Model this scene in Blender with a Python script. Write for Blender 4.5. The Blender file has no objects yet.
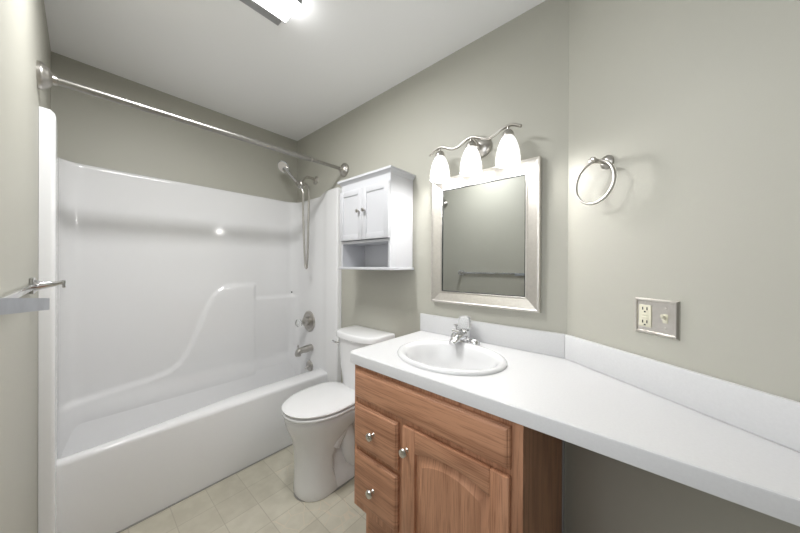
import bpy, bmesh, math, random
from math import sin, cos, pi, radians, sqrt
from mathutils import Vector, Matrix

scene = bpy.context.scene
COL = scene.collection

# ------------------------------------------------------------------ camera
YAW, PITCH, ROLL, FPX, HC = 41.0155, -0.1552, 0.3056, 277.93, 1.27
cam_d = bpy.data.cameras.new('camera')
cam = bpy.data.objects.new('camera', cam_d)
COL.objects.link(cam)
_y, _p, _r = radians(YAW), radians(PITCH), radians(ROLL)
Fv = Vector((-sin(_y) * cos(_p), cos(_y) * cos(_p), sin(_p)))
R0 = Vector((cos(_y), sin(_y), 0)); U0 = R0.cross(Fv)
Rv = R0 * cos(_r) + U0 * sin(_r); Uv = U0 * cos(_r) - R0 * sin(_r)
cam.matrix_world = Matrix(((Rv.x, Uv.x, -Fv.x, 0), (Rv.y, Uv.y, -Fv.y, 0), (Rv.z, Uv.z, -Fv.z, HC), (0, 0, 0, 1)))
cam_d.sensor_width = 36.0; cam_d.lens = FPX / 800 * 36; cam_d.clip_start = 0.01
scene.camera = cam

# ------------------------------------------------------------------ world, light levels, exposure
w = bpy.data.worlds.new('world'); scene.world = w; w.use_nodes = True
w.node_tree.nodes['Background'].inputs[0].default_value = (0.8, 0.85, 0.9, 1)
w.node_tree.nodes['Background'].inputs[1].default_value = 0.3
scene.view_settings.view_transform = 'Standard'
scene.view_settings.look = 'None'
scene.view_settings.gamma = 1.0
scene.view_settings.use_curve_mapping = False
scene.view_settings.exposure = 0.5
CEILING_GLOW = 9.0       # emission of the ceiling fixture's diffuser
CEILING_WATTS = 12.0      # light thrown down by the ceiling fixture
SHADE_GLOW = 0.62          # emission of the frosted glass shades
BULB_WATTS = 2.6          # light inside each shade

# added soft fill light, set in a made-up doorway behind the camera
_ld = bpy.data.lights.new('added_fill_light', 'AREA'); _ld.shape = 'RECTANGLE'; _ld.size = 0.74; _ld.size_y = 1.0
_ld.energy = 4.3; _ld.color = (0.96, 0.98, 1.0)
_lo = bpy.data.objects.new('added_fill_light', _ld); COL.objects.link(_lo)
_lo.location = (-0.22, -0.19, 1.48); _lo.rotation_euler = (radians(90), 0, 0)

# ------------------------------------------------------------------ room dimensions
D, W, S, C = 1.3193, -2.4179, -0.1064, 2.4205       # north wall, west wall, south wall, ceiling
AX, TH = -1.859, 0.4255                             # tub apron face, tub height
CZ, CF, SZ = 0.8924, 0.768, 0.9922                  # counter top, counter front, splash top
KX, ANG = -0.231, radians(35.07)                    # corner with the angled wall
DA = Vector((cos(ANG), -sin(ANG), 0)); NA = Vector((sin(ANG), cos(ANG), 0))
K0 = Vector((KX, D, 0))
def on_angled(s, z, off=0.0):
    return K0 + DA * s - NA * off + Vector((0, 0, z))

# ------------------------------------------------------------------ materials
def mat(name):
    m = bpy.data.materials.new(name); m.use_nodes = True
    return m, m.node_tree, m.node_tree.nodes['Principled BSDF']
def plain(name, col, rough=0.5, metal=0.0, noise=0.0, nscale=40, bump=0.0, bscale=200, coat=0.0, spec=0.5):
    m, t, b = mat(name)
    b.inputs['Base Color'].default_value = (*col, 1)
    b.inputs['Roughness'].default_value = rough
    b.inputs['Metallic'].default_value = metal
    b.inputs['Specular IOR Level'].default_value = spec
    if coat: b.inputs['Coat Weight'].default_value = coat; b.inputs['Coat Roughness'].default_value = 0.05
    tc = t.nodes.new('ShaderNodeTexCoord')
    if noise:
        n = t.nodes.new('ShaderNodeTexNoise'); n.inputs['Scale'].default_value = nscale; n.inputs['Detail'].default_value = 4
        t.links.new(tc.outputs['Object'], n.inputs['Vector'])
        r = t.nodes.new('ShaderNodeValToRGB')
        r.color_ramp.elements[0].position = 0.3; r.color_ramp.elements[1].position = 0.7
        r.color_ramp.elements[0].color = (*[c * (1 - noise) for c in col], 1)
        r.color_ramp.elements[1].color = (*[min(1, c * (1 + noise)) for c in col], 1)
        t.links.new(n.outputs['Fac'], r.inputs['Fac']); t.links.new(r.outputs['Color'], b.inputs['Base Color'])
    if bump:
        n2 = t.nodes.new('ShaderNodeTexNoise'); n2.inputs['Scale'].default_value = bscale; n2.inputs['Detail'].default_value = 3
        t.links.new(tc.outputs['Object'], n2.inputs['Vector'])
        bp = t.nodes.new('ShaderNodeBump'); bp.inputs['Strength'].default_value = bump; bp.inputs['Distance'].default_value = 0.002
        t.links.new(n2.outputs['Fac'], bp.inputs['Height']); t.links.new(bp.outputs['Normal'], b.inputs['Normal'])
    return m
def glow(name, col, strength):
    m, t, b = mat(name)
    b.inputs['Base Color'].default_value = (0.85, 0.85, 0.85, 1)
    b.inputs['Emission Color'].default_value = (*col, 1)
    b.inputs['Emission Strength'].default_value = strength
    b.inputs['Roughness'].default_value = 0.35
    return m
def oak(name, axis, seed, flat='y'):
    m, t, b = mat(name)
    N, L = t.nodes, t.links
    tc = N.new('ShaderNodeTexCoord'); mp = N.new('ShaderNodeMapping')
    sc = [9.0, 9.0, 9.0]; sc['xyz'.index(axis)] = 0.8; sc['xyz'.index(flat)] = 0.5
    mp.inputs['Scale'].default_value = sc; mp.inputs['Location'].default_value = (seed * 1.7, seed * 0.9, seed * 2.3)
    L.new(tc.outputs['Object'], mp.inputs['Vector'])
    # broad growth figure: contour lines of a stretched noise field
    n1 = N.new('ShaderNodeTexNoise'); n1.inputs['Scale'].default_value = 0.9; n1.inputs['Detail'].default_value = 1.5
    L.new(mp.outputs[0], n1.inputs['Vector'])
    mul = N.new('ShaderNodeMath'); mul.operation = 'MULTIPLY'; mul.inputs[1].default_value = 42
    L.new(n1.outputs['Fac'], mul.inputs[0])
    sn = N.new('ShaderNodeMath'); sn.operation = 'SINE'; L.new(mul.outputs[0], sn.inputs[0])
    rings = N.new('ShaderNodeMapRange'); rings.inputs['From Min'].default_value = -1; L.new(sn.outputs[0], rings.inputs['Value'])
    pw = N.new('ShaderNodeMath'); pw.operation = 'POWER'; pw.inputs[1].default_value = 2.2; L.new(rings.outputs[0], pw.inputs[0])
    # pores
    mp2 = N.new('ShaderNodeMapping'); sc2 = [260, 260, 260]; sc2['xyz'.index(axis)] = 9; sc2['xyz'.index(flat)] = 9
    mp2.inputs['Scale'].default_value = sc2; L.new(tc.outputs['Object'], mp2.inputs['Vector'])
    n2 = N.new('ShaderNodeTexNoise'); n2.inputs['Scale'].default_value = 1; n2.inputs['Detail'].default_value = 3
    L.new(mp2.outputs[0], n2.inputs['Vector'])
    # slow tone
    n3 = N.new('ShaderNodeTexNoise'); n3.inputs['Scale'].default_value = 0.5; L.new(mp.outputs[0], n3.inputs['Vector'])
    mx = N.new('ShaderNodeMix'); mx.data_type = 'RGBA'
    mx.inputs['A'].default_value = (0.57, 0.295, 0.172, 1); mx.inputs['B'].default_value = (0.41, 0.195, 0.106, 1)
    mm = N.new('ShaderNodeMath'); mm.operation = 'MULTIPLY'; mm.inputs[1].default_value = 0.8
    L.new(pw.outputs[0], mm.inputs[0]); L.new(mm.outputs[0], mx.inputs['Factor'])
    mx2 = N.new('ShaderNodeMix'); mx2.data_type = 'RGBA'; mx2.blend_type = 'MULTIPLY'
    r2 = N.new('ShaderNodeValToRGB'); r2.color_ramp.elements[0].position = 0.36; r2.color_ramp.elements[1].position = 0.52
    r2.color_ramp.elements[0].color = (0.62, 0.56, 0.52, 1); r2.color_ramp.elements[1].color = (1, 1, 1, 1)
    L.new(n2.outputs['Fac'], r2.inputs['Fac'])
    mx2.inputs['Factor'].default_value = 0.75
    L.new(mx.outputs['Result'], mx2.inputs['A']); L.new(r2.outputs['Color'], mx2.inputs['B'])
    mx3 = N.new('ShaderNodeMix'); mx3.data_type = 'RGBA'; mx3.blend_type = 'MULTIPLY'; mx3.inputs['Factor'].default_value = 0.6
    r3 = N.new('ShaderNodeValToRGB'); r3.color_ramp.elements[0].position = 0.35; r3.color_ramp.elements[1].position = 0.65
    r3.color_ramp.elements[0].color = (0.8, 0.77, 0.75, 1); r3.color_ramp.elements[1].color = (1, 1, 1, 1)
    L.new(n3.outputs['Fac'], r3.inputs['Fac'])
    L.new(mx2.outputs['Result'], mx3.inputs['A']); L.new(r3.outputs['Color'], mx3.inputs['B'])
    L.new(mx3.outputs['Result'], b.inputs['Base Color'])
    b.inputs['Roughness'].default_value = 0.42
    bp = N.new('ShaderNodeBump'); bp.inputs['Strength'].default_value = 0.15; bp.inputs['Distance'].default_value = 0.001
    L.new(n2.outputs['Fac'], bp.inputs['Height']); L.new(bp.outputs['Normal'], b.inputs['Normal'])
    return m
def vinyl():
    m, t, b = mat('vinyl_tile')
    N, L = t.nodes, t.links
    tc = N.new('ShaderNodeTexCoord')
    sx = N.new('ShaderNodeSeparateXYZ'); L.new(tc.outputs['Object'], sx.inputs[0])
    def math_(op, a, bval=None):
        n = N.new('ShaderNodeMath'); n.operation = op
        if hasattr(a, 'links'): L.new(a, n.inputs[0])
        else: n.inputs[0].default_value = a
        if bval is not None:
            if hasattr(bval, 'links'): L.new(bval, n.inputs[1])
            else: n.inputs[1].default_value = bval
        return n.outputs[0]
    T = 0.157
    def line(o, off):
        a = math_('DIVIDE', math_('ADD', o, off), T)
        f = math_('FRACT', a)
        d = math_('MINIMUM', f, math_('SUBTRACT', 1.0, f))
        return math_('LESS_THAN', d, 0.0125)
    l = math_('MAXIMUM', line(sx.outputs[0], 1.69 + T * 20), line(sx.outputs[1], -0.309 + T * 20))
    cb = N.new('ShaderNodeCombineXYZ')
    L.new(math_('FLOOR', math_('DIVIDE', math_('ADD', sx.outputs[0], 1.69 + T * 20), T)), cb.inputs[0])
    L.new(math_('FLOOR', math_('DIVIDE', math_('ADD', sx.outputs[1], -0.309 + T * 20), T)), cb.inputs[1])
    wn = N.new('ShaderNodeTexWhiteNoise'); wn.noise_dimensions = '2D'; L.new(cb.outputs[0], wn.inputs['Vector'])
    n = N.new('ShaderNodeTexNoise'); n.inputs['Scale'].default_value = 14; n.inputs['Detail'].default_value = 5
    L.new(tc.outputs['Object'], n.inputs['Vector'])
    v = N.new('ShaderNodeTexVoronoi'); v.feature = 'DISTANCE_TO_EDGE'; v.inputs['Scale'].default_value = 13
    L.new(tc.outputs['Object'], v.inputs['Vector'])
    crack = math_('MULTIPLY', math_('LESS_THAN', v.outputs['Distance'], 0.02), math_('GREATER_THAN', wn.outputs['Value'], 0.72))
    r = N.new('ShaderNodeValToRGB'); r.color_ramp.elements[0].position = 0.3; r.color_ramp.elements[1].position = 0.72
    r.color_ramp.elements[0].color = (0.47, 0.44, 0.355, 1); r.color_ramp.elements[1].color = (0.59, 0.56, 0.465, 1)
    tone = math_('ADD', math_('MULTIPLY', n.outputs['Fac'], 0.7), math_('MULTIPLY', wn.outputs['Value'], 0.3))
    L.new(tone, r.inputs['Fac'])
    mx = N.new('ShaderNodeMix'); mx.data_type = 'RGBA'; mx.inputs['B'].default_value = (0.36, 0.33, 0.26, 1)
    L.new(r.outputs['Color'], mx.inputs['A']); L.new(math_('MULTIPLY', l, 0.65), mx.inputs['Factor'])
    mx2 = N.new('ShaderNodeMix'); mx2.data_type = 'RGBA'; mx2.inputs['B'].default_value = (0.66, 0.57, 0.45, 1)
    L.new(mx.outputs['Result'], mx2.inputs['A']); L.new(math_('MULTIPLY', crack, 0.6), mx2.inputs['Factor'])
    L.new(mx2.outputs['Result'], b.inputs['Base Color'])
    b.inputs['Roughness'].default_value = 0.45
    return m
def glass(name):
    m, t, b = mat(name)
    b.inputs['Base Color'].default_value = (0.97, 0.98, 0.98, 1)
    b.inputs['Transmission Weight'].default_value = 0.8
    b.inputs['Roughness'].default_value = 0.06; b.inputs['IOR'].default_value = 1.49
    return m

WALLC = (0.448, 0.440, 0.384)
M = dict(
    wall=plain('greige_paint', WALLC, 0.52, bump=0.08, bscale=260, noise=0.015, nscale=3),
    ceil=plain('ceiling_white', (0.92, 0.92, 0.92), 0.8, bump=0.15, bscale=300),
    floor=vinyl(),
    fiber=plain('white_fibreglass', (0.82, 0.82, 0.825), 0.08, spec=0.5, noise=0.006, nscale=2),
    sink=plain('white_china', (0.66, 0.66, 0.665), 0.14, noise=0.004, nscale=2),
    porc=plain('white_porcelain', (0.82, 0.82, 0.825), 0.1, noise=0.004, nscale=2),
    seat=plain('white_seat_plastic', (0.77, 0.77, 0.77), 0.22, noise=0.004, nscale=2),
    lam=plain('white_laminate', (0.635, 0.635, 0.64), 0.38, noise=0.02, nscale=160),
    white=plain('white_painted_wood', (0.59, 0.595, 0.62), 0.4, noise=0.004, nscale=3),
    chrome=plain('chrome', (0.72, 0.72, 0.73), 0.12, 1.0, noise=0.01, nscale=20),
    nickel=plain('brushed_nickel', (0.50, 0.48, 0.45), 0.28, 1.0, noise=0.05, nscale=60),
    steel=plain('grey_steel', (0.42, 0.44, 0.48), 0.3, 1.0, noise=0.08, nscale=30),
    rod=plain('brushed_rod_steel', (0.36, 0.35, 0.33), 0.34, 1.0, noise=0.06, nscale=60),
    satin=plain('satin_silver', (0.76, 0.73, 0.69), 0.32, 1.0, noise=0.04, nscale=80),
    plate=plain('satin_steel', (0.72, 0.69, 0.65), 0.34, 1.0, noise=0.04, nscale=80),
    knob=plain('pewter_knob', (0.66, 0.64, 0.60), 0.25, 1.0, noise=0.05, nscale=90),
    mirror=plain('mirror_glass', (0.62, 0.64, 0.64), 0.015, 1.0),
    dark=plain('dark_slot', (0.03, 0.03, 0.03), 0.6),
    cream=plain('ivory_plastic', (0.72, 0.69, 0.55), 0.35),
    housing=plain('grey_fixture_metal', (0.36, 0.36, 0.37), 0.45),
    caulk=plain('grey_caulk', (0.30, 0.29, 0.27), 0.7),
    acrylic=glass('clear_acrylic'),
    diff=glow('fixture_diffuser', (1.0, 1.0, 1.0), CEILING_GLOW),
    shade=glow('frosted_glass_lit', (1.0, 0.99, 0.97), SHADE_GLOW),
    oakx=oak('oak_grain_across', 'x', 1), oakx2=oak('oak_grain_across_light', 'x', 4),
    oakz=oak('oak_grain_upright', 'z', 2), oakz2=oak('oak_grain_panel', 'z', 5), oaks=oak('oak_grain_side', 'z', 7, 'x'),
)

# ------------------------------------------------------------------ mesh helpers (all coordinates are world metres)
class MB:
    def __init__(s): s.bm = bmesh.new()
    def add(s, b2):
        me = bpy.data.meshes.new('tmp'); b2.to_mesh(me); b2.free(); s.bm.from_mesh(me); bpy.data.meshes.remove(me); return s
    def box(s, x0, x1, y0, y1, z0, z1, bev=0.0, seg=2, tf=None):
        b = bmesh.new(); bmesh.ops.create_cube(b, size=1)
        for v in b.verts:
            v.co = Vector(((x0 + x1) / 2 + v.co.x * (x1 - x0), (y0 + y1) / 2 + v.co.y * (y1 - y0), (z0 + z1) / 2 + v.co.z * (z1 - z0)))
        if bev: bmesh.ops.bevel(b, geom=b.edges[:], offset=bev, segments=seg, affect='EDGES', profile=0.5)
        if tf:
            for v in b.verts: v.co = tf(v.co)
        bmesh.ops.recalc_face_normals(b, faces=b.faces[:])
        return s.add(b)
    def loft(s, rings, cap0=True, cap1=True, closed=True):
        b = bmesh.new(); vs = [[b.verts.new(p) for p in r] for r in rings]
        n = len(vs[0]); m = n if closed else n - 1
        for a, c in zip(vs, vs[1:]):
            for i in range(m):
                j = (i + 1) % n
                b.faces.new((a[i], a[j], c[j], c[i]))
        if closed and cap0: b.faces.new(vs[0][::-1])
        if closed and cap1: b.faces.new(vs[-1])
        bmesh.ops.remove_doubles(b, verts=b.verts[:], dist=1e-6)
        bmesh.ops.recalc_face_normals(b, faces=b.faces[:])
        return s.add(b)
    def lathe(s, prof, o=(0, 0, 0), ax=(0, 0, 1), n=32, cap0=True, cap1=True, sx=1.0, up=None):
        o = Vector(o); a = Vector(ax).normalized()
        u = Vector(up) if up else (Vector((0, 0, 1)) if abs(a.z) < 0.9 else Vector((1, 0, 0)))
        u = (u - a * u.dot(a)).normalized(); v = a.cross(u)
        return s.loft([[o + a * h + u * (r * cos(2 * pi * i / n)) + v * (r * sx * sin(2 * pi * i / n)) for i in range(n)] for r, h in prof], cap0, cap1)
    def tube(s, pts, r, n=12, closed=False, flat=1.0, up=(0, 0, 1)):
        pts = [Vector(p) for p in pts]; N = len(pts); rings = []
        rr = r if isinstance(r, (list, tuple)) else [r] * N
        U = Vector(up)
        prev = None
        for i, p in enumerate(pts):
            if closed: t = (pts[(i + 1) % N] - pts[i - 1]).normalized()
            else: t = (pts[min(i + 1, N - 1)] - pts[max(i - 1, 0)]).normalized()
            if prev is None:
                u = U - t * U.dot(t)
                if u.length < 1e-3: u = Vector((1, 0, 0)) - t * t.x
            else: u = prev - t * prev.dot(t)
            u.normalize(); prev = u; v = t.cross(u)
            rings.append([p + u * (rr[i] * cos(2 * pi * k / n)) + v * (rr[i] * flat * sin(2 * pi * k / n)) for k in range(n)])
        if closed: rings.append(rings[0]); return s.loft(rings, False, False)
        return s.loft(rings)
    def prism(s, poly, f0, f1, bev=0.0):
        """poly: 2-D points; f0/f1: functions that place a point on the two faces."""
        b = bmesh.new()
        a = [b.verts.new(f0(*p)) for p in poly]; c = [b.verts.new(f1(*p)) for p in poly]; n = len(poly)
        b.faces.new(a[::-1]); b.faces.new(c)
        for i in range(n): b.faces.new((a[i], a[(i + 1) % n], c[(i + 1) % n], c[i]))
        bmesh.ops.recalc_face_normals(b, faces=b.faces[:])
        if bev: bmesh.ops.bevel(b, geom=b.edges[:], offset=bev, segments=2, affect='EDGES', profile=0.5)
        return s.add(b)
def obj(name, mb, material, parent=None, smooth=40):
    me = bpy.data.meshes.new(name); bm = mb.bm
    base = Vector((0, 0, 0)); q = parent
    while q is not None: base += q.location; q = q.parent
    for v in bm.verts: v.co -= base
    bm.to_mesh(me); bm.free()
    me.materials.append(material)
    if smooth:
        for p in me.polygons: p.use_smooth = True
        me.set_sharp_from_angle(angle=radians(smooth))
    o = bpy.data.objects.new(name, me); COL.objects.link(o)
    if parent is not None: o.parent = parent
    return o
def thing(name, label, cat, loc, group=None):
    o = bpy.data.objects.new(name, None); COL.objects.link(o); o.location = loc; o.empty_display_size = 0.05
    o['label'] = label; o['category'] = cat
    if group: o['group'] = group
    return o
def struct(name, mb, material):
    o = obj(name, mb, material, None, 30); o['kind'] = 'structure'; return o
def smoothstep(a, b, x):
    t = max(0, min(1, (x - a) / (b - a))); return t * t * (3 - 2 * t)
def superell(cx, cy, ax, ay, e, n, z):
    out = []
    for i in range(n):
        t = 2 * pi * i / n; c, s_ = cos(t), sin(t)
        out.append(Vector((cx + ax * math.copysign(abs(c) ** (2 / e), c), cy + ay * math.copysign(abs(s_) ** (2 / e), s_), z)))
    return out

# ================================================================== THE ROOM
SE = (D - S) / sin(ANG)                     # length of the angled wall
EX = KX + SE * cos(ANG)
T = 0.1
struct('floor', MB().box(W - T, EX + 0.2, S - T, D + T, -0.06, 0.0), M['floor'])
struct('ceiling', MB().box(W - T, EX + 0.2, S - T, D + T, C, C + 0.06), M['ceil'])
struct('wall_west', MB().box(W - T, W, S - T, D + T, 0, C), M['wall'])
struct('wall_north', MB().box(W, KX, D, D + T, 0, C), M['wall'])
struct('wall_south', MB().box(W, -0.62, S - T, S, 0, C).box(0.18, EX + 0.05, S - T, S, 0, C).box(-0.62, 0.18, S - T, S, 2.03, C), M['wall'])  # unseen gap cut in the wall for the fill light
struct('added_doorway', MB().box(-0.62, -0.602, S - T, S + 0.004, 0, 2.03).box(0.162, 0.18, S - T, S + 0.004, 0, 2.03).box(-0.602, 0.162, S - T, S + 0.004, 2.012, 2.03), M['white'])  # frame of a doorway invented out of view to admit fill light
q = [K0, K0 + DA * SE, K0 + DA * (SE + 0.1) + NA * T, K0 + NA * T]
struct('wall_east', MB().prism([(p.x, p.y) for p in q], lambda x, y: (x, y, 0), lambda x, y: (x, y, C)), M['wall'])

# ================================================================== CEILING LIGHT
t = thing('ceiling_light', 'long white lit ceiling light fixture with grey metal rims', 'ceiling light', (-1.157, 0.31, C))
obj('housing', MB().box(-1.303, -1.012, 0.11, 0.611, C - 0.022, C - 0.0005, 0.003), M['housing'], t)
obj('side_light_stop', MB().box(-1.2285, -1.2255, 0.11, 0.611, C - 0.051, C - 0.0225), M['housing'], t)  # strip added to stop the diffuser lighting the west wall
obj('end_light_stop', MB().box(-1.225, -1.090, 0.1105, 0.1135, C - 0.051, C - 0.0225), M['housing'], t)  # added to keep the diffuser's end from lighting the south wall
obj('side_light_stop', MB().box(-1.0895, -1.0865, 0.11, 0.611, C - 0.051, C - 0.0225), M['housing'], t)  # added strip that blocks diffuser glow on the east rim and ceiling
obj('diffuser', MB().box(-1.225, -1.090, 0.114, 0.6105, C - 0.052, C - 0.0225, 0.006), M['diff'], t)
ld = bpy.data.lights.new('tube_light', 'AREA'); ld.shape = 'RECTANGLE'; ld.size = 0.13; ld.size_y = 0.49; ld.energy = CEILING_WATTS; ld.color = (1.0, 1.0, 1.0)
lo = bpy.data.objects.new('tube_light', ld); COL.objects.link(lo); lo.parent = t; lo.location = Vector((-1.157, 0.36, C - 0.0535)) - t.location

# ================================================================== BATHTUB AND SURROUND
t = thing('bathtub', 'white fibreglass bathtub with moulded surround panels on three walls', 'bathtub', (-2.13, 0.6, 0))
mb = MB(); rings = []
G = 0.004
for i in range(41):
    f = i / 40; y = S + 0.03 + (D - S - 0.06) * f
    inn = AX - 0.052 - 0.085 * smoothstep(0.0, 0.65, f)
    P = [(AX - 0.004, 0), (AX - 0.002, 0.02), (AX, 0.10), (AX, TH - 0.022), (AX - 0.002, TH - 0.011), (AX - 0.008, TH - 0.003), (AX - 0.018, TH)]
    P += [(inn + 0.01, TH - 0.001), (inn - 0.004, TH - 0.006), (inn - 0.018, TH - 0.03), (inn - 0.035, TH - 0.09), (inn - 0.06, 0.16), (inn - 0.10, 0.10)]
    P += [(W + 0.22, 0.10), (W + 0.15, 0.14), (W + 0.11, 0.22), (W + 0.084, 0.30), (W + 0.070, 0.37), (W + 0.055, 0.43), (W + 0.02, 0.44), (W + 0.02, 0)]
    rings.append([Vector((x, y, z)) for x, z in P])
mb.loft(rings)
obj('tub', mb, M['fiber'], t, 50)
# surround: U-shaped plan swept in height, with the moulded arm-rest and the corner shelf pushed out of it
plan = []                                    # (x, y, nx, ny, tag)
FX, FT, RT, FR = -1.742, 0.042, 0.030, 0.09
def seg_pts(a, b, n, nrm): return [(a[0] + (b[0] - a[0]) * i / n, a[1] + (b[1] - a[1]) * i / n, *nrm) for i in range(n + 1)]
plan += [(FX, S + 0.001, 1, 0), (FX, S + FT - 0.014, 1, 0)]
for k in range(1, 6):
    a = k / 5 * pi / 2; plan.append((FX - 0.014 + 0.014 * cos(a), S + FT - 0.014 + 0.014 * sin(a), cos(a), sin(a)))
plan += [(-1.80, S + FT, 0, 1), (-1.87, S + FT, 0, 1), (-1.90, S + FT - 0.004, 0, 1), (-1.93, S + RT + 0.002, 0, 1)]
plan += seg_pts((-1.95, S + RT), (W + RT + FR, S + RT), 8, (0, 1))
for k in range(1, 12):
    a = k / 12 * pi / 2; plan.append((W + RT + FR - FR * sin(a), S + RT + FR - FR * cos(a), sin(a), cos(a)))
plan += seg_pts((W + RT, S + RT + FR), (W + RT, D - RT - FR), 130, (1, 0))
for k in range(1, 12):
    a = k / 12 * pi / 2; plan.append((W + RT + FR - FR * cos(a), D - RT - FR + FR * sin(a), cos(a), -sin(a)))
plan += seg_pts((W + RT + FR, D - RT), (-1.95, D - RT), 16, (0, -1))
plan += [(-1.93, D - RT - 0.002, 0, -1), (-1.90, D - FT + 0.004, 0, -1), (-1.87, D - FT, 0, -1), (-1.80, D - FT, 0, -1)]
for k in range(0, 6):
    a = k / 5 * pi / 2; plan.append((FX - 0.014 + 0.014 * sin(a), D - FT + 0.014 - 0.014 * cos(a), sin(a), -cos(a)))
plan += [(FX, D - 0.001, 1, 0)]
CURVE = [(-0.3, 0.485), (-0.07, 0.494), (0.29, 0.533), (0.40, 0.560), (0.45, 0.600), (0.493, 0.672), (0.55, 0.813), (0.597, 0.947), (0.64, 1.037), (0.675, 1.078), (0.715, 1.102), (0.80, 1.112), (0.93, 1.112)]
def sdist(y, z):
    best = 9
    for (a, b), (c, d) in zip(CURVE, CURVE[1:]):
        vx, vz = c - a, d - b; l2 = vx * vx + vz * vz
        q = max(0, min(1, ((y - a) * vx + (z - b) * vz) / l2))
        best = min(best, sqrt((y - a - q * vx) ** 2 + (z - b - q * vz) ** 2))
    zc = CURVE[-1][1]
    for (a, b), (c, d) in zip(CURVE, CURVE[1:]):
        if a <= y <= c: zc = b + (d - b) * (y - a) / (c - a); break
    return best if z < zc else -best
def relief(x, y, nx, z):
    if nx < 0.02: 
        return 0.0
    h = 0.0
    if y < 0.955:
        h = 0.017 * smoothstep(-0.016, 0.016, sdist(y, z)) * (1 - smoothstep(0.920, 0.948, y))
    h2 = 0.010 * (1 - smoothstep(0.985, 1.008, z)) * smoothstep(0.920, 0.948, y)
    low = 0.02 * (1 - smoothstep(0.40, 0.52, z))
    return (h + h2 + low) * nx
def topz(x, y):
    f = 0 if x < -1.93 else 1
    z = 1.838 + 0.030 * smoothstep(-2.02, -1.92, x)
    if y < S + FT + 0.001 and x > -1.95:
        z += 0.010 - 0.006 * smoothstep(S + FT - 0.02, S + FT, y) 
    return z
zs = [0.0, 0.2] + [0.36 + 0.0125 * i for i in range(64)]
zs += [1.2, 1.3, 1.5, 1.7]
grid = []
for (x, y, nx, ny) in plan:
    r = []; tz = topz(x, y)
    back = nx > 0.02 and x < -2.2
    for z in zs:
        o = relief(x, y, nx if back else 0, z)
        r.append(Vector((x + nx * o, y + ny * o, z)))
    for dz, ins in ((0.026, 0), (0.020, 0), (0.010, 0.002), (0.003, 0.007), (0.0, 0.014)):
        r.append(Vector((x - nx * ins, y - ny * ins, tz - dz)))
    # cap back to the wall
    wx, wy = x, y
    if x < -2.2 and S + 0.1 < y < D - 0.1: wx = W + 0.0008
    elif y < 0.6: wy = S + 0.0008; wx = max(W + 0.0008, x - (FR + RT) * nx) if x < -2.2 else x - 0.014 * nx
    else: wy = D - 0.0008; wx = max(W + 0.0008, x - (FR + RT) * nx) if x < -2.2 else x - 0.014 * nx
    r.append(Vector((wx, wy, tz)))
    grid.append(r)
obj('surround', MB().loft(grid, closed=False), M['fiber'], t, 60)
ov = obj('overflow_plate', MB().lathe([(0.047, 0), (0.047, 0.004), (0.040, 0.012), (0.012, 0.016)], (-2.135, D - RT - 0.0005, 0.412), (0, -1, 0)), M['nickel'], t)
obj('trip_lever', MB().tube([(-2.135, D - RT - 0.012, 0.412), (-2.138, D - RT - 0.035, 0.402), (-2.14, D - RT - 0.045, 0.392)], [0.006, 0.006, 0.005]), M['nickel'], ov)
obj('screw_hole', MB().lathe([(0.007, 0), (0.006, 0.002)], (W + RT + FR * 0.16, 1.247, 1.028), (0.8, -0.6, 0), n=12), M['dark'], t)
obj('floor_caulk', MB().box(AX - 0.004, AX + 0.004, S + 0.05, D - 0.04, 0.0002, 0.005), M['caulk'], t)

# shower curtain rod
t = thing('shower_rod', 'chrome tension curtain rod spanning the top of the tub alcove', 'shower rod', (-1.72, 0.6, 2.0))
rx0, rz0, rx1, rz1 = -1.705, 1.976, -1.708, 1.996
def rodp(f): return (rx0 + (rx1 - rx0) * f, S + (D - S) * f, rz0 + (rz1 - rz0) * f)
obj('rod', MB().tube([rodp(0.01), rodp(0.80)], 0.0155, 20), M['rod'], t)
obj('inner_rod', MB().tube([rodp(0.79), rodp(0.985)], 0.0122, 20), M['rod'], t)
obj('collar', MB().tube([rodp(0.795), rodp(0.803)], 0.0165, 20), M['nickel'], t)
for f, sgn in ((0, 1), (1, -1)):
    p = Vector(rodp(f)); p.y += sgn * 0.0005
    obj('end_flange', MB().lathe([(0.049, 0), (0.050, 0.008), (0.048, 0.014), (0.040, 0.019), (0.038, 0.024), (0.028, 0.032), (0.020, 0.036), (0.018, 0.046), (0.014, 0.048)], p, (0, sgn, 0)), M['nickel'], t)

# hand shower
t = thing('hand_shower', 'chrome hand shower on its wall arm with a long looped hose', 'hand shower', (-2.10, D, 1.99))
obj('wall_flange', MB().lathe([(0.034, 0.0005), (0.034, 0.005), (0.026, 0.013), (0.012, 0.018)], (-2.10, D, 1.995), (0, -1, 0)), M['nickel'], t)
obj('arm', MB().tube([(-2.10, D - 0.005, 1.995), (-2.098, D - 0.05, 2.003), (-2.094, D - 0.09, 2.000), (-2.088, D - 0.125, 1.975), (-2.083, D - 0.15, 1.945)], 0.0105), M['nickel'], t)
obj('holder', MB().lathe([(0.017, -0.024), (0.021, -0.018), (0.021, 0.014), (0.014, 0.026)], (-2.077, D - 0.150, 1.928), (-0.2, -0.25, 0.9)).lathe([(0.020, -0.02), (0.022, 0.02)], (-2.086, D - 0.168, 1.918), (-0.6, -0.2, 0.7)), M['nickel'], t)
hb, ht = Vector((-2.058, 1.160, 1.885)), Vector((-2.222, 1.105, 2.062))
hd = (ht - hb).normalized()
hs = obj('handset', MB().tube([hb, hb + hd * 0.03, hb + hd * 0.12, hb + hd * 0.19, ht], [0.012, 0.015, 0.0135, 0.016, 0.024], 16), M['chrome'], t)
fn = Vector((0.36, -0.72, -0.58)).normalized()
fc = ht + hd * 0.025 + Vector((0, 0, 0.002))
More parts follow.
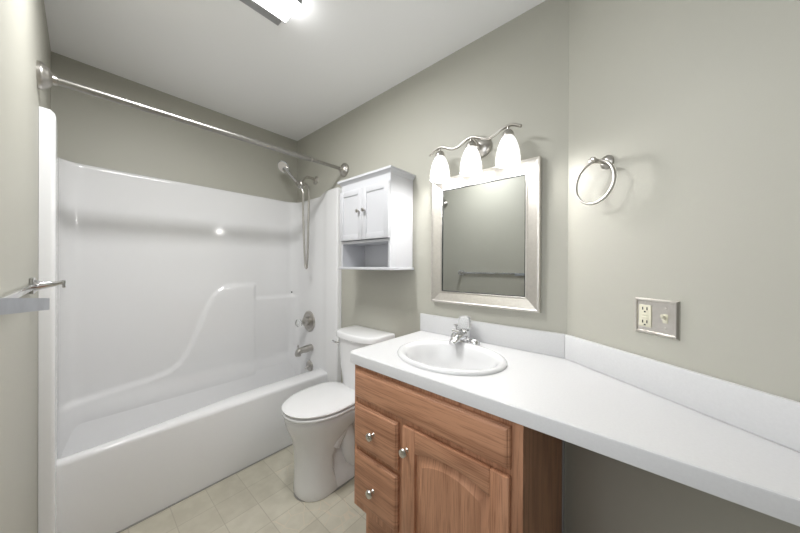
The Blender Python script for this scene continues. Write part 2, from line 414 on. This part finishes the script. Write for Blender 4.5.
obj('spray_head', MB().lathe([(0.018, -0.024), (0.036, -0.018), (0.049, -0.006), (0.051, 0.002), (0.047, 0.007)], fc, fn), M['chrome'], hs)
obj('spray_face', MB().lathe([(0.044, 0.0068), (0.042, 0.010), (0.02, 0.0105)], fc, fn), M['plate'], hs)
hp = [hb, hb + Vector((0.012, 0.008, -0.03)), hb + Vector((0.006, 0.012, -0.10))]
for k in range(1, 14):
    f = k / 13
    hp.append(Vector((-2.060 + 0.036 * f ** 1.5, 1.175, 1.785 - (1.785 - 1.275) * f)))
hp += [Vector((-2.018, 1.175, 1.252)), Vector((-2.008, 1.175, 1.246)), Vector((-2.000, 1.175, 1.252))]
for k in range(1, 14):
    f = k / 13
    hp.append(Vector((-1.998 + 0.022 * f ** 0.8, 1.178, 1.275 + (1.80 - 1.275) * f)))
hp += [Vector((-1.985, 1.180, 1.86)), Vector((-2.015, 1.180, 1.905)), Vector((-2.05, 1.178, 1.930))]
obj('hose', MB().tube(hp, 0.0085, 10), M['nickel'], t)

# shower valve
t = thing('shower_valve', 'round chrome shower valve plate with clear knob above the tub spout', 'shower valve', (-2.155, D - RT, 0.791))
y0 = D - RT - 0.0005
obj('escutcheon', MB().lathe([(0.090, 0), (0.090, 0.004), (0.078, 0.012), (0.074, 0.009), (0.052, 0.010), (0.048, 0.014)], (-2.150, y0, 0.791), (0, -1, 0), 40), M['nickel'], t)
obj('valve_sleeve', MB().lathe([(0.040, 0.012), (0.038, 0.045), (0.022, 0.052), (0.016, 0.075)], (-2.150, y0, 0.791), (0, -1, 0)), M['nickel'], t)
obj('valve_knob', MB().lathe([(0.014, 0.072), (0.028, 0.078), (0.033, 0.092), (0.032, 0.110), (0.022, 0.118)], (-2.150, y0, 0.789), (0, -1, 0), 14), M['acrylic'], t)

# tub spout
t = thing('tub_spout', 'chrome tub spout with diverter pin below the round valve plate', 'tub spout', (-2.11, D - RT, 0.569))
def oval(cx, y, cz, a, b): return [Vector((cx + a * cos(2 * pi * i / 20), y, cz + b * sin(2 * pi * i / 20))) for i in range(20)]
obj('spout_body', MB().loft([oval(-2.112, y0, 0.572, 0.030, 0.030), oval(-2.112, y0 - 0.04, 0.571, 0.030, 0.030), oval(-2.112, y0 - 0.09, 0.570, 0.027, 0.026), oval(-2.112, y0 - 0.115, 0.566, 0.026, 0.026), oval(-2.112, y0 - 0.132, 0.556, 0.025, 0.026), oval(-2.112, y0 - 0.140, 0.545, 0.020, 0.019)]), M['nickel'], t)
obj('spout_mouth', MB().lathe([(0.020, 0), (0.018, 0.022)], (-2.112, y0 - 0.118, 0.549), (0, 0, -1)), M['nickel'], t)
obj('diverter_pin', MB().lathe([(0.004, 0), (0.004, 0.018), (0.008, 0.020), (0.008, 0.026)], (-2.112, y0 - 0.122, 0.588), (0, 0, 1), 14), M['nickel'], t)

# ================================================================== TOILET
TX = -1.415
t = thing('toilet', 'white two-piece toilet with closed lid between tub and vanity', 'toilet', (TX, 1.0, 0))
def egg(z, yf, yb, hw, n=48, e=2.2):
    """Plan outline: rounded front at yf, squarer back at yb."""
    out = []; ym = yf + (yb - yf) * 0.55
    for i in range(n):
        a = 2 * pi * i / n; c, s_ = cos(a), sin(a)
        x = TX + hw * math.copysign(abs(c) ** (2 / e), c)
        if s_ < 0: y = ym - (ym - yf) * abs(s_) ** (2 / 2.0)
        else: y = ym + (yb - ym) * abs(s_) ** (2 / 3.6); x = TX + hw * math.copysign(abs(c) ** (2 / 3.4), c)
        out.append(Vector((x, y, z)))
    return out
ZS = 0.492                                  # top of the closed lid
bowl = [(0.0, 0.780, 1.00, 0.119), (0.012, 0.775, 1.00, 0.123), (0.05, 0.778, 0.98, 0.119), (0.12, 0.780, 0.96, 0.115), (0.20, 0.779, 0.96, 0.116), (0.27, 0.772, 1.00, 0.122), (0.32, 0.758, 1.06, 0.138), (0.36, 0.740, 1.13, 0.158), (0.395, 0.728, 1.17, 0.174), (0.425, 0.722, 1.19, 0.182), (0.445, 0.720, 1.20, 0.185), (0.452, 0.724, 1.20, 0.180)]
bw = obj('bowl', MB().loft([egg(z, a, b, h) for z, a, b, h in bowl]), M['porc'], t, 60)
trap = []
for k in range(15):
    f = k / 14
    trap.append((TX + 0.075, 0.95 + 0.23 * f + 0.02 * sin(f * 7), 0.19 + 0.13 * sin(f * 2 * pi * 0.75 + 0.4)))
obj('trapway', MB().tube(trap, [0.050] * 15, 16), M['porc'], bw)
obj('foot', MB().loft([superell(TX, 1.06, 0.118, 0.24, 3.2, 40, 0.0), superell(TX, 1.06, 0.118, 0.24, 3.2, 40, 0.02), superell(TX, 1.06, 0.105, 0.23, 3.2, 40, 0.045), superell(TX, 1.09, 0.075, 0.20, 3.2, 40, 0.09), superell(TX, 1.09, 0.065, 0.20, 3.2, 40, 0.35)]), M['porc'], bw)
obj('base_caulk', MB().loft([egg(0.0003, 0.771, 1.17, 0.127), egg(0.004, 0.772, 1.17, 0.126)]), M['caulk'], bw)
obj('seat', MB().loft([egg(ZS - 0.040, 0.716, 1.150, 0.184), egg(ZS - 0.037, 0.711, 1.152, 0.188), egg(ZS - 0.026, 0.710, 1.152, 0.189), egg(ZS - 0.022, 0.715, 1.15, 0.185)]), M['seat'], t, 60)
obj('lid', MB().loft([egg(ZS - 0.0165, 0.716, 1.145, 0.184), egg(ZS - 0.014, 0.711, 1.147, 0.187), egg(ZS - 0.006, 0.710, 1.147, 0.188), egg(ZS - 0.001, 0.717, 1.142, 0.182), egg(ZS + 0.002, 0.745, 1.125, 0.160), egg(ZS + 0.004, 0.82, 1.07, 0.09)]), M['seat'], t, 60)
obj('seat_hinge', MB().box(TX - 0.10, TX + 0.10, 1.140, 1.165, ZS - 0.045, ZS - 0.008, 0.006), M['seat'], t)
def tank_ring(z, hw, yf, yb, bow=0.03):
    out = []
    n = 24
    for i in range(n + 1):
        f = -1 + 2 * i / n
        out.append(Vector((TX + 0.042 + (hw - 0.012) * f, yf - bow * (1 - f * f) + 0.04 * abs(f) ** 9, z)))
    for i in range(9):
        f = 1 - 2 * i / 8
        out.append(Vector((TX + 0.042 + (hw - 0.012) * f, yb, z)))
    return out
YB = D - 0.012
tk = obj('tank', MB().loft([tank_ring(0.40, 0.130, 1.175, YB), tank_ring(0.415, 0.145, 1.165, YB), tank_ring(0.46, 0.160, 1.155, YB), tank_ring(0.62, 0.180, 1.142, YB), tank_ring(0.80, 0.192, 1.132, YB)]), M['porc'], t, 50)
obj('tank_lid', MB().loft([tank_ring(0.8005, 0.197, 1.126, YB + 0.004), tank_ring(0.804, 0.203, 1.120, YB + 0.006), tank_ring(0.830, 0.203, 1.120, YB + 0.006), tank_ring(0.838, 0.199, 1.125, YB + 0.004), tank_ring(0.8405, 0.190, 1.135, YB - 0.003)]), M['porc'], t, 50)
lv = obj('flush_lever', MB().lathe([(0.014, 0), (0.014, 0.006), (0.008, 0.012)], (TX - 0.090, 1.119, 0.765), (0, -1, 0), 16).tube([(TX - 0.090, 1.110, 0.765), (TX - 0.105, 1.100, 0.767), (TX - 0.132, 1.100, 0.769)], [0.006, 0.0065, 0.008], 12), M['chrome'], t)

# ================================================================== CABINET ABOVE THE TOILET
t = thing('wall_cabinet', 'white two-door wall cabinet with open shelf hanging above the toilet', 'cabinet', (-1.268, D, 1.257))
x0, x1, yf, yb, z0, z1 = -1.482, -1.046, D - 0.2, D - 0.0015, 1.257, 1.814
mb = MB()
mb.box(x0, x0 + 0.014, yf, yb, z0, z1 - 0.03); mb.box(x1 - 0.014, x1, yf, yb, z0, z1 - 0.03)
mb.box(x0 + 0.014, x1 - 0.014, yb - 0.006, yb, z0, z1 - 0.03)
mb.box(x0 + 0.014, x1 - 0.014, yf, yb - 0.006, 1.408, 1.422)
mb.box(x0 + 0.014, x1 - 0.014, yf, yf + 0.015, 1.742, z1 - 0.03)
obj('carcass', mb, M['white'], t)
obj('base_board', MB().box(x0 - 0.012, x1 + 0.012, yf - 0.014, yb, z0 - 0.012, z0 + 0.004, 0.003), M['white'], t)
def rect_ring(e, z): return [Vector((x0 - e, yf - e, z)), Vector((x1 + e, yf - e, z)), Vector((x1 + e, yb, z)), Vector((x0 - e, yb, z))]
obj('crown', MB().loft([rect_ring(0.000, z1 - 0.030), rect_ring(0.004, z1 - 0.026), rect_ring(0.008, z1 - 0.020), rect_ring(0.016, z1 - 0.014), rect_ring(0.020, z1 - 0.012), rect_ring(0.020, z1 - 0.001), rect_ring(0.018, z1 + 0.001)]), M['white'], t, 20)
xm = (x0 + x1) / 2
for a, b, kx in ((x0 + 0.001, xm - 0.0012, xm - 0.026), (xm + 0.0012, x1 - 0.001, xm + 0.026)):
    mb = MB(); dz0, dz1, st = 1.426, 1.738, 0.036; ya, yc = yf - 0.016, yf - 0.0008
    mb.box(a, a + st, ya, yc, dz0, dz1, 0.0015); mb.box(b - st, b, ya, yc, dz0, dz1, 0.0015)
    mb.box(a + st, b - st, ya, yc, dz0, dz0 + st, 0.0015); mb.box(a + st, b - st, ya, yc, dz1 - st, dz1, 0.0015)
    mb.box(a + st - 0.002, b - st + 0.002, ya + 0.005, yc, dz0 + st - 0.002, dz1 - st + 0.002)
    d = obj('door', mb, M['white'], t)
    obj('knob', MB().lathe([(0.005, 0), (0.005, 0.010), (0.011, 0.014), (0.012, 0.019), (0.008, 0.024)], (kx, ya - 0.0002, 1.598), (0, -1, 0), 18), M['nickel'], d)

# ================================================================== VANITY CABINET
t = thing('vanity_cabinet', 'oak vanity cabinet with two drawers and arched panel door', 'cabinet', (-0.59, 1.05, 0))
vx0, vx1, vy, vz0, vz1 = -0.945, -0.240, 0.790, 0.228, CZ - 0.0435
mb = MB()
mb.box(vx0, -0.905, vy, vy + 0.019, vz0, vz1); mb.box(-0.70, -0.645, vy, vy + 0.019, vz0, vz1); mb.box(-0.285, vx1, vy, vy + 0.019, vz0, vz1)
mb.box(-0.905, -0.70, vy, vy + 0.019, 0.80, vz1); mb.box(-0.645, -0.285, vy, vy + 0.019, 0.80, vz1)
mb.box(-0.905, -0.70, vy, vy + 0.019, vz0, 0.285); mb.box(-0.645, -0.285, vy, vy + 0.019, vz0, 0.285)
mb.box(-0.905, -0.70, vy, vy + 0.019, 0.670, 0.72); mb.box(-0.645, -0.285, vy, vy + 0.019, 0.670, 0.72)
mb.box(-0.905, -0.70, vy, vy + 0.019, 0.475, 0.515)
obj('face_frame', mb, M['oakz'], t)
for xs in ((vx0, vx0 + 0.014), (vx1 - 0.014, vx1)):
    poly = [(vy + 0.0195, vz1), (D - 0.002, vz1), (D - 0.002, 0.0005), (0.86, 0.0005), (0.86, vz0), (vy + 0.0195, vz0)]
    obj('side_panel', MB().prism(poly, lambda y, z: (xs[0], y, z), lambda y, z: (xs[1], y, z)), M['oaks'], t)
obj('bottom_panel', MB().box(vx0 + 0.0145, vx1 - 0.0145, vy + 0.02, D - 0.003, vz0, vz0 + 0.014), M['oakx'], t)
obj('toe_kick', MB().box(vx0 + 0.0145, vx1 - 0.0145, 0.86, 0.874, 0.0005, vz0 - 0.0005), M['oakx'], t)
obj('scribe_strip', MB().box(vx1 + 0.0003, vx1 + 0.0055, D - 0.03, D - 0.012, 0.0005, vz1), M['housing'], t)
def routed(a, b, c, d, y1, th=0.019, r=0.012):
    """slab front with a routed edge; a..b along x, c..d along z, back at y1"""
    def rg(e, y): return [Vector((a + e, y, c + e)), Vector((b - e, y, c + e)), Vector((b - e, y, d - e)), Vector((a + e, y, d - e))]
    return [rg(0, y1), rg(0, y1 - th * 0.45), rg(r * 0.25, y1 - th * 0.62), rg(r * 0.45, y1 - th * 0.66), rg(r * 0.62, y1 - th * 0.84), rg(r, y1 - th * 0.97), rg(r * 1.3, y1 - th)]
fy = vy - 0.0006
obj('false_front', MB().loft(routed(-0.930, -0.271, 0.706, 0.826, fy)), M['oakx2'], t, 25)
def pull(x, y, z, parent):
    obj('knob', MB().lathe([(0.009, 0), (0.006, 0.004), (0.006, 0.013), (0.014, 0.017), (0.0165, 0.022), (0.014, 0.027), (0.006, 0.030)], (x, y, z), (0, -1, 0), 24), M['knob'], parent)
for c, d, kz in ((0.503, 0.682, 0.592), (0.268, 0.483, 0.366)):
    dr = obj('drawer', MB().loft(routed(-0.930, -0.684, c, d, fy)), M['oakx' if c > 0.4 else 'oakx2'], t, 25)
    pull(-0.808, fy - 0.0192, kz, dr)
# arched door
da, db, dc, dd = -0.657, -0.271, 0.262, 0.688
ARCH = [(-1 + 2 * i / 28, 0.027 * (1 - (-1 + 2 * i / 28) ** 2)) for i in range(29)]
ox0, ox1, oz0, oz1 = da + 0.058, db - 0.056, dc + 0.058, 0.606
ocx, ohw = (ox0 + ox1) / 2, (ox1 - ox0) / 2
def y_pair(a, b): return (lambda x, z: (x, a, z)), (lambda x, z: (x, b, z))
f0, f1 = y_pair(fy, fy - 0.019)
door = bpy.data.objects.new('door', None); COL.objects.link(door); door.parent = t; door.location = Vector(((da + db) / 2, fy, dc)) - t.location
obj('stile', MB().box(da, ox0, fy - 0.019, fy, dc, dd, 0.004), M['oakz'], door, 30)
obj('stile', MB().box(ox1, db, fy - 0.019, fy, dc, dd, 0.004), M['oakz'], door, 30)
top = [(ocx + ohw * u, oz1 + h) for u, h in ARCH] + [(ox1, dd), (ox0, dd)]
obj('rail', MB().prism(top, *y_pair(fy - 0.0005, fy - 0.0186), 0.002), M['oakx2'], door, 30)
obj('rail', MB().box(ox0, ox1, fy - 0.0186, fy - 0.0005, dc, oz0, 0.002), M['oakx'], door, 30)
def pan_ring(e, y):
    cx, hw = ocx, ohw - e
    return [Vector((cx + hw, y, oz0 + e)), *[Vector((cx + hw * u, y, oz1 + h - e)) for u, h in ARCH[::-1]], Vector((cx - hw, y, oz0 + e))]
obj('raised_panel', MB().loft([pan_ring(-0.003, fy - 0.001), pan_ring(-0.003, fy - 0.006), pan_ring(0.004, fy - 0.006), pan_ring(0.030, fy - 0.015), pan_ring(0.032, fy - 0.0165)]), M['oakz2'], door, 25)
pull(-0.634, fy - 0.0192, 0.607, door)

# ================================================================== COUNTERTOP
t = thing('countertop', 'long white laminate countertop with backsplash, tapering along the angled wall', 'countertop', (-0.3, 1.0, CZ))
SCX, SCY, SA, SB = -0.607, 1.014, 0.232, 0.194          # sink centre and half axes
cl = -0.975
sE = (D - CF) / sin(ANG) - 0.002
pE = on_angled(sE, 0, 0.0015)
outl = [(cl, D - 0.0015), (KX, D - 0.0015), (pE.x, CF)]
for k in range(7):                          # rounded front left corner
    a = k / 6 * pi / 2; outl.append((cl + 0.035 - 0.035 * sin(a), CF + 0.035 - 0.035 * cos(a)))
bm = bmesh.new()
def rounded(inset, z):
    cx_, cy_ = -0.35, 1.0
    res = []
    n = len(outl)
    for i in range(n):
        p, a, b = Vector(outl[i]), Vector(outl[i - 1]), Vector(outl[(i + 1) % n])
        e1, e2 = (p - a).normalized(), (b - p).normalized()
        n1, n2 = Vector((e1.y, -e1.x)), Vector((e2.y, -e2.x))
        m = (n1 + n2); m = m / max(0.4, (1 + n1.dot(n2)))
        res.append(Vector((p.x + m.x * inset, p.y + m.y * inset, z)))
    return res
mb = MB()
rr = [rounded(0, CZ - 0.043), rounded(0, CZ - 0.006), rounded(0.0018, CZ - 0.0018), rounded(0.006, CZ)]
mb.loft(rr, False, False)
for z, ring in ((CZ, rr[-1]), (CZ - 0.043, rr[0])):
    b = bmesh.new()
    vo = [b.verts.new(p) for p in ring]
    ve = [b.verts.new((SCX + (SA - 0.02) * cos(2 * pi * i / 48), SCY + (SB - 0.02) * sin(2 * pi * i / 48), z)) for i in range(48)]
    ed = [b.edges.new((vo[i], vo[(i + 1) % len(vo)])) for i in range(len(vo))] + [b.edges.new((ve[i], ve[(i + 1) % 48])) for i in range(48)]
    bmesh.ops.triangle_fill(b, edges=ed, use_beauty=True)
    for f in b.faces:
        if (f.normal.z > 0) != (z == CZ): f.normal_flip()
    mb.add(b)
mb.loft([[Vector((SCX + (SA - 0.02) * cos(2 * pi * i / 48), SCY + (SB - 0.02) * sin(2 * pi * i / 48), z)) for i in range(48)] for z in (CZ, CZ - 0.043)], False, False)
obj('slab', mb, M['lam'], t, 30)
ST = 0.018
kin = K0 - Vector((0, 0, 0)) + (DA * 0)      # splash inner corner, offset from both walls
ix = KX - ST * math.tan(ANG / 2)
sp = [(cl, D - 0.0015), (KX - 0.0005, D - 0.0015), (ix, D - ST), (cl, D - ST)]
obj('backsplash', MB().prism(sp, lambda x, y: (x, y, CZ + 0.0003), lambda x, y: (x, y, SZ), 0.003), M['lam'], t, 30)
a0, a1 = on_angled(0.0005, 0, 0.0015), on_angled(sE - 0.02, 0, 0.0015); b1 = on_angled(sE - 0.04, 0, ST)
sp = [(a0.x, a0.y), (a1.x, a1.y), (b1.x, b1.y), (ix + 0.0003, D - ST)]
obj('backsplash', MB().prism(sp, lambda x, y: (x, y, CZ + 0.0003), lambda x, y: (x, y, SZ), 0.003), M['lam'], t, 30)

# ================================================================== SINK
t = thing('sink', 'white oval drop-in sink basin set in the laminate countertop', 'sink', (SCX, SCY, CZ))
def el(k, z, kb=None): return [Vector((SCX + (SA + k) * cos(2 * pi * i / 64), SCY + (SB + (k if kb is None else kb)) * sin(2 * pi * i / 64) , z)) for i in range(64)]
prof = [(0.0, 0.0004), (0.001, 0.005), (-0.003, 0.011), (-0.010, 0.0145), (-0.018, 0.0135), (-0.030, 0.008), (-0.040, -0.004), (-0.052, -0.035), (-0.072, -0.08), (-0.105, -0.118), (-0.15, -0.130)]
obj('basin', MB().loft([el(k, CZ + h, k if k > -0.02 else k * 1.0) for k, h in prof]
        + [el(-0.15, CZ - 0.136), el(-0.10, CZ - 0.126), el(-0.06, CZ - 0.08), el(-0.030, CZ - 0.01)], False, False), M['sink'], t, 60)
obj('drain', MB().lathe([(0.026, 0.0005), (0.026, 0.003), (0.018, 0.004), (0.017, 0.002)], (SCX, SCY, CZ - 0.130), (0, 0, 1)), M['chrome'], t)

# ================================================================== FAUCET
t = thing('faucet', 'chrome bathroom faucet with clear acrylic knob behind the oval sink', 'faucet', (-0.657, 1.215, CZ))
fx, fyy = -0.657, 1.243
base = [superell(fx, fyy, a, b, 2.6, 40, CZ + h) for a, b, h in ((0.078, 0.028, 0.0005), (0.079, 0.029, 0.006), (0.074, 0.026, 0.014), (0.05, 0.022, 0.020), (0.032, 0.022, 0.026))]
obj('base_plate', MB().loft(base), M['chrome'], t, 60)
obj('body', MB().lathe([(0.030, 0.016), (0.029, 0.046), (0.026, 0.062), (0.016, 0.066)], (fx, fyy, CZ), (0, 0, 1)), M['chrome'], t)
obj('spout', MB().tube([(fx, fyy - 0.002, CZ + 0.036), (fx + 0.001, fyy - 0.035, CZ + 0.044), (fx + 0.002, fyy - 0.075, CZ + 0.040), (fx + 0.003, fyy - 0.112, CZ + 0.029), (fx + 0.003, fyy - 0.128, CZ + 0.022)], [0.020, 0.018, 0.0155, 0.0145, 0.011], 16, flat=1.35), M['chrome'], t, 60)
obj('knob', MB().lathe([(0.020, 0.0665), (0.031, 0.072), (0.034, 0.088), (0.031, 0.114), (0.026, 0.128), (0.012, 0.133)], (fx, fyy, CZ), (0, 0, 1), 10), M['acrylic'], t, 20)
obj('pop_up_rod', MB().tube([(fx - 0.050, fyy + 0.012, CZ + 0.018), (fx - 0.054, fyy + 0.014, CZ + 0.072)], 0.0045, 10).lathe([(0.006, 0), (0.014, 0.003), (0.015, 0.007), (0.006, 0.010)], (fx - 0.054, fyy + 0.014, CZ + 0.072), (0, 0, 1), 16), M['chrome'], t)
obj('side_boss', MB().loft([superell(fx + 0.050, fyy - 0.002, a, b, 2.2, 28, CZ + h) for a, b, h in ((0.030, 0.025, 0.010), (0.029, 0.024, 0.018), (0.022, 0.018, 0.026), (0.010, 0.009, 0.030))]), M['chrome'], t)
obj('side_boss', MB().lathe([(0.021, 0.012), (0.019, 0.030), (0.012, 0.040)], (fx - 0.052, fyy - 0.004, CZ), (0, 0, 1), 20).tube([(fx - 0.020, fyy - 0.004, CZ + 0.048), (fx - 0.062, fyy - 0.008, CZ + 0.052)], [0.014, 0.010], 14), M['chrome'], t)

# ================================================================== MIRROR
t = thing('mirror', 'rectangular wall mirror in wide satin silver frame above the sink', 'mirror', (-0.61, D, 1.40))
mx0, mx1, mz0, mz1 = -0.892, -0.330, 1.070, 1.745
def fr(e, off): return [Vector((mx0 + e, D - off, mz0 + e)), Vector((mx1 - e, D - off, mz0 + e)), Vector((mx1 - e, D - off, mz1 - e)), Vector((mx0 + e, D - off, mz1 - e))]
obj('frame', MB().loft([fr(0.0, 0.0008), fr(0.0, 0.026), fr(0.003, 0.029), fr(0.009, 0.029), fr(0.012, 0.0265), fr(0.054, 0.016), fr(0.056, 0.019), fr(0.061, 0.019), fr(0.063, 0.016), fr(0.066, 0.010)], False, False), M['satin'], t, 15)
obj('frame_liner', MB().loft([fr(0.0632, 0.0165), fr(0.0655, 0.0172), fr(0.0665, 0.0125), fr(0.0640, 0.0118)], False, False), M['dark'], t, 15)
obj('glass', MB().box(mx0 + 0.062, mx1 - 0.062, D - 0.012, D - 0.006, mz0 + 0.062, mz1 - 0.062), M['mirror'], t)

# ================================================================== VANITY LIGHT
t = thing('vanity_light', 'three-shade vanity light on a wavy brushed nickel bar above the mirror', 'wall lamp', (-0.607, D, 1.865))
LY = D - 0.085
SHX = (-0.800, -0.624, -0.4475)
def wave(x): return 1.874 + 0.0145 * cos(2 * pi * (x + 0.624) / 0.176)
obj('wall_plate', MB().lathe([(0.052, 0.0008), (0.052, 0.008), (0.045, 0.018), (0.030, 0.026), (0.014, 0.030)], (-0.607, D, 1.863), (0, -1, 0), 40), M['nickel'], t)
obj('arm', MB().tube([(-0.610, D - 0.02, 1.863), (-0.615, D - 0.05, 1.872), (-0.624, LY, wave(-0.624))], 0.008), M['nickel'], t)
bp = []
for i in range(49):
    x = -0.866 + (0.866 - 0.392) * i / 48; bp.append((x, LY, wave(x) + (0.0 if i < 44 else 0.002)))
obj('bar', MB().tube(bp, 0.0065, 12, flat=1.3), M['nickel'], t)
for sx in SHX:
    ft = obj('fitter', MB().lathe([(0.0045, 0.0), (0.0045, -0.016), (0.010, -0.018), (0.019, -0.025), (0.024, -0.036), (0.025, -0.046), (0.021, -0.048)], (sx, LY, wave(sx)), (0, 0, 1), 24), M['nickel'], t)
    zt = wave(sx) - 0.0482
    po = [(0.021, 0.0), (0.027, -0.008), (0.034, -0.024), (0.041, -0.046), (0.046, -0.070), (0.0490, -0.096), (0.0490, -0.118), (0.048, -0.120), (0.0465, -0.118), (0.0465, -0.096), (0.0435, -0.070), (0.0385, -0.046), (0.0315, -0.024), (0.0245, -0.008), (0.019, -0.003)]
    obj('lamp_shade', MB().lathe([(r * 1.06, h) for r, h in po], (sx, LY, zt), (0, 0, 1), 32, True, False), M['shade'], ft, 60)
    ld = bpy.data.lights.new('bulb', 'POINT'); ld.energy = BULB_WATTS; ld.color = (1.0, 0.985, 0.965); ld.shadow_soft_size = 0.028
    lo = bpy.data.objects.new('bulb', ld); COL.objects.link(lo); lo.parent = t; lo.location = Vector((sx, LY, zt - 0.108)) - t.location

# ================================================================== TOWEL RING, SWITCH PLATE (on the angled wall)
def A(s, z, off): return on_angled(s, z, off)
ts, tz = 0.168, 1.640
t = thing('towel_ring', 'brushed nickel towel ring on the grey wall right of the mirror', 'towel ring', on_angled(ts, tz))
obj('wall_plate', MB().lathe([(0.024, 0.0006), (0.024, 0.006), (0.018, 0.012), (0.010, 0.016)], A(ts, tz, 0), -NA, 28), M['nickel'], t)
obj('post', MB().tube([A(ts, tz, 0.010), A(ts, tz, 0.040), A(ts, tz, 0.062)], [0.0085, 0.0075, 0.0085], 16).lathe([(0.010, 0.060), (0.012, 0.064), (0.011, 0.070), (0.005, 0.073)], A(ts, tz, 0), -NA, 20), M['nickel'], t)
rc, rrad, roff = (ts - 0.008, tz - 0.0735), 0.0735, 0.050
obj('ring', MB().tube([A(rc[0] + rrad * cos(2 * pi * i / 64), rc[1] + rrad * sin(2 * pi * i / 64), roff) for i in range(64)], 0.0048, 12, closed=True, up=NA), M['nickel'], t)

sc, zc = 0.3245, 1.120
t = thing('switch_plate', 'silver wall plate with ivory outlet and toggle switch above the countertop', 'switch plate', on_angled(sc, zc))
def pr(hw, hh, off): return [A(sc - hw, zc - hh, off), A(sc + hw, zc - hh, off), A(sc + hw, zc + hh, off), A(sc - hw, zc + hh, off)]
obj('cover', MB().loft([pr(0.058, 0.0545, 0.0006), pr(0.058, 0.0545, 0.003), pr(0.054, 0.0505, 0.0085), pr(0.050, 0.0465, 0.0085), pr(0.048, 0.0445, 0.0055)], False, True), M['plate'], t, 15)
def ab(s0, s1, z0_, z1_, o0, o1, bev=0.0): return MB().box(s0, s1, o0, o1, z0_, z1_, bev, 2, lambda c: A(sc + c.x, zc + c.z, c.y))
rec = obj('outlet', ab(-0.0435, -0.0095, -0.0335, 0.0335, 0.0057, 0.0085, 0.001), M['cream'], t)
for zz in (0.021, -0.019):
    for sx in (-0.0325, -0.0205): obj('slot', ab(sx - 0.0016, sx + 0.0016, zz - 0.003, zz + 0.006, 0.0083, 0.0089), M['dark'], rec)
    obj('ground_hole', ab(-0.0290, -0.0240, zz - 0.0105, zz - 0.0060, 0.0083, 0.0089), M['dark'], rec)
for zz in (0.0035, -0.0045): obj('test_button', ab(-0.0355, -0.0175, zz - 0.003, zz + 0.003, 0.0083, 0.0095, 0.0005), M['cream'], rec)
obj('toggle_collar', ab(0.0195, 0.0325, -0.013, 0.013, 0.0057, 0.0068, 0.0005), M['cream'], t)
tg = MB().box(0.0225, 0.0295, 0.0066, 0.021, -0.004, 0.006, 0.0015, 2, lambda c: A(sc + c.x, zc + c.z + (c.y - 0.0066) * 0.55, c.y))
obj('toggle', tg, M['cream'], t)
for zz in (0.0285, -0.0285):
    obj('screw', MB().lathe([(0.0036, 0.0056), (0.0034, 0.0070), (0.0015, 0.0074)], A(sc + 0.026, zc + zz, 0), -NA, 14), M['satin'], t)
for zz in (0.0400, -0.0400):
    obj('screw', MB().lathe([(0.0030, 0.0056), (0.0028, 0.0066), (0.0012, 0.0069)], A(sc - 0.0265, zc + zz, 0), -NA, 14), M['satin'], t)

# ================================================================== TOWEL BAR ON THE SOUTH WALL (left edge, and in the mirror)
bx, bz = -1.475, 1.200
t = thing('towel_bar', 'slim chrome towel bar on the left wall with a protruding square post', 'towel bar', (bx, S, bz))
obj('wall_plate', MB().box(bx - 0.026, bx + 0.026, S + 0.0008, S + 0.010, bz - 0.026, bz + 0.026, 0.003), M['chrome'], t)
obj('post', MB().tube([(bx, S + 0.009, bz), (bx, S + 0.020, bz), (bx, S + 0.050, bz + 0.004), (bx, S + 0.072, bz + 0.010)], [0.022, 0.014, 0.009, 0.006], 14).box(bx - 0.007, bx + 0.007, S + 0.066, S + 0.074, bz - 0.010, bz + 0.015, 0.002), M['chrome'], t)
obj('rail', MB().box(bx + 0.0265, -0.70, S + 0.004, S + 0.016, bz - 0.008, bz + 0.008, 0.003), M['chrome'], t)
t = thing('flat_towel_bar', 'wide flat chrome bar at the left picture edge just below the towel bar post', 'grab bar', (-0.70, S, 1.20))  # stretch of the towel bar, built as a separate flat piece
pA, pB = Vector((-0.893, -0.0405, 1.190)), Vector((-0.60, -0.078, 1.217))
dv = (pB - pA).normalized(); nv = Vector((dv.y, -dv.x, 0)).normalized()
if nv.y < 0: nv = -nv
def bar_ring(p, hh, th): return [p + Vector((0, 0, hh)) , p - Vector((0, 0, hh)), p - Vector((0, 0, hh)) - nv * th, p + Vector((0, 0, hh)) - nv * th]
obj('bar', MB().loft([bar_ring(pA, 0.0115, 0.006), bar_ring(pB, 0.0115, 0.006)]), M['steel'], t, 20)
obj('bracket', MB().box(-0.640, -0.610, S + 0.0008, -0.079, 1.203, 1.226, 0.002), M['chrome'], t)
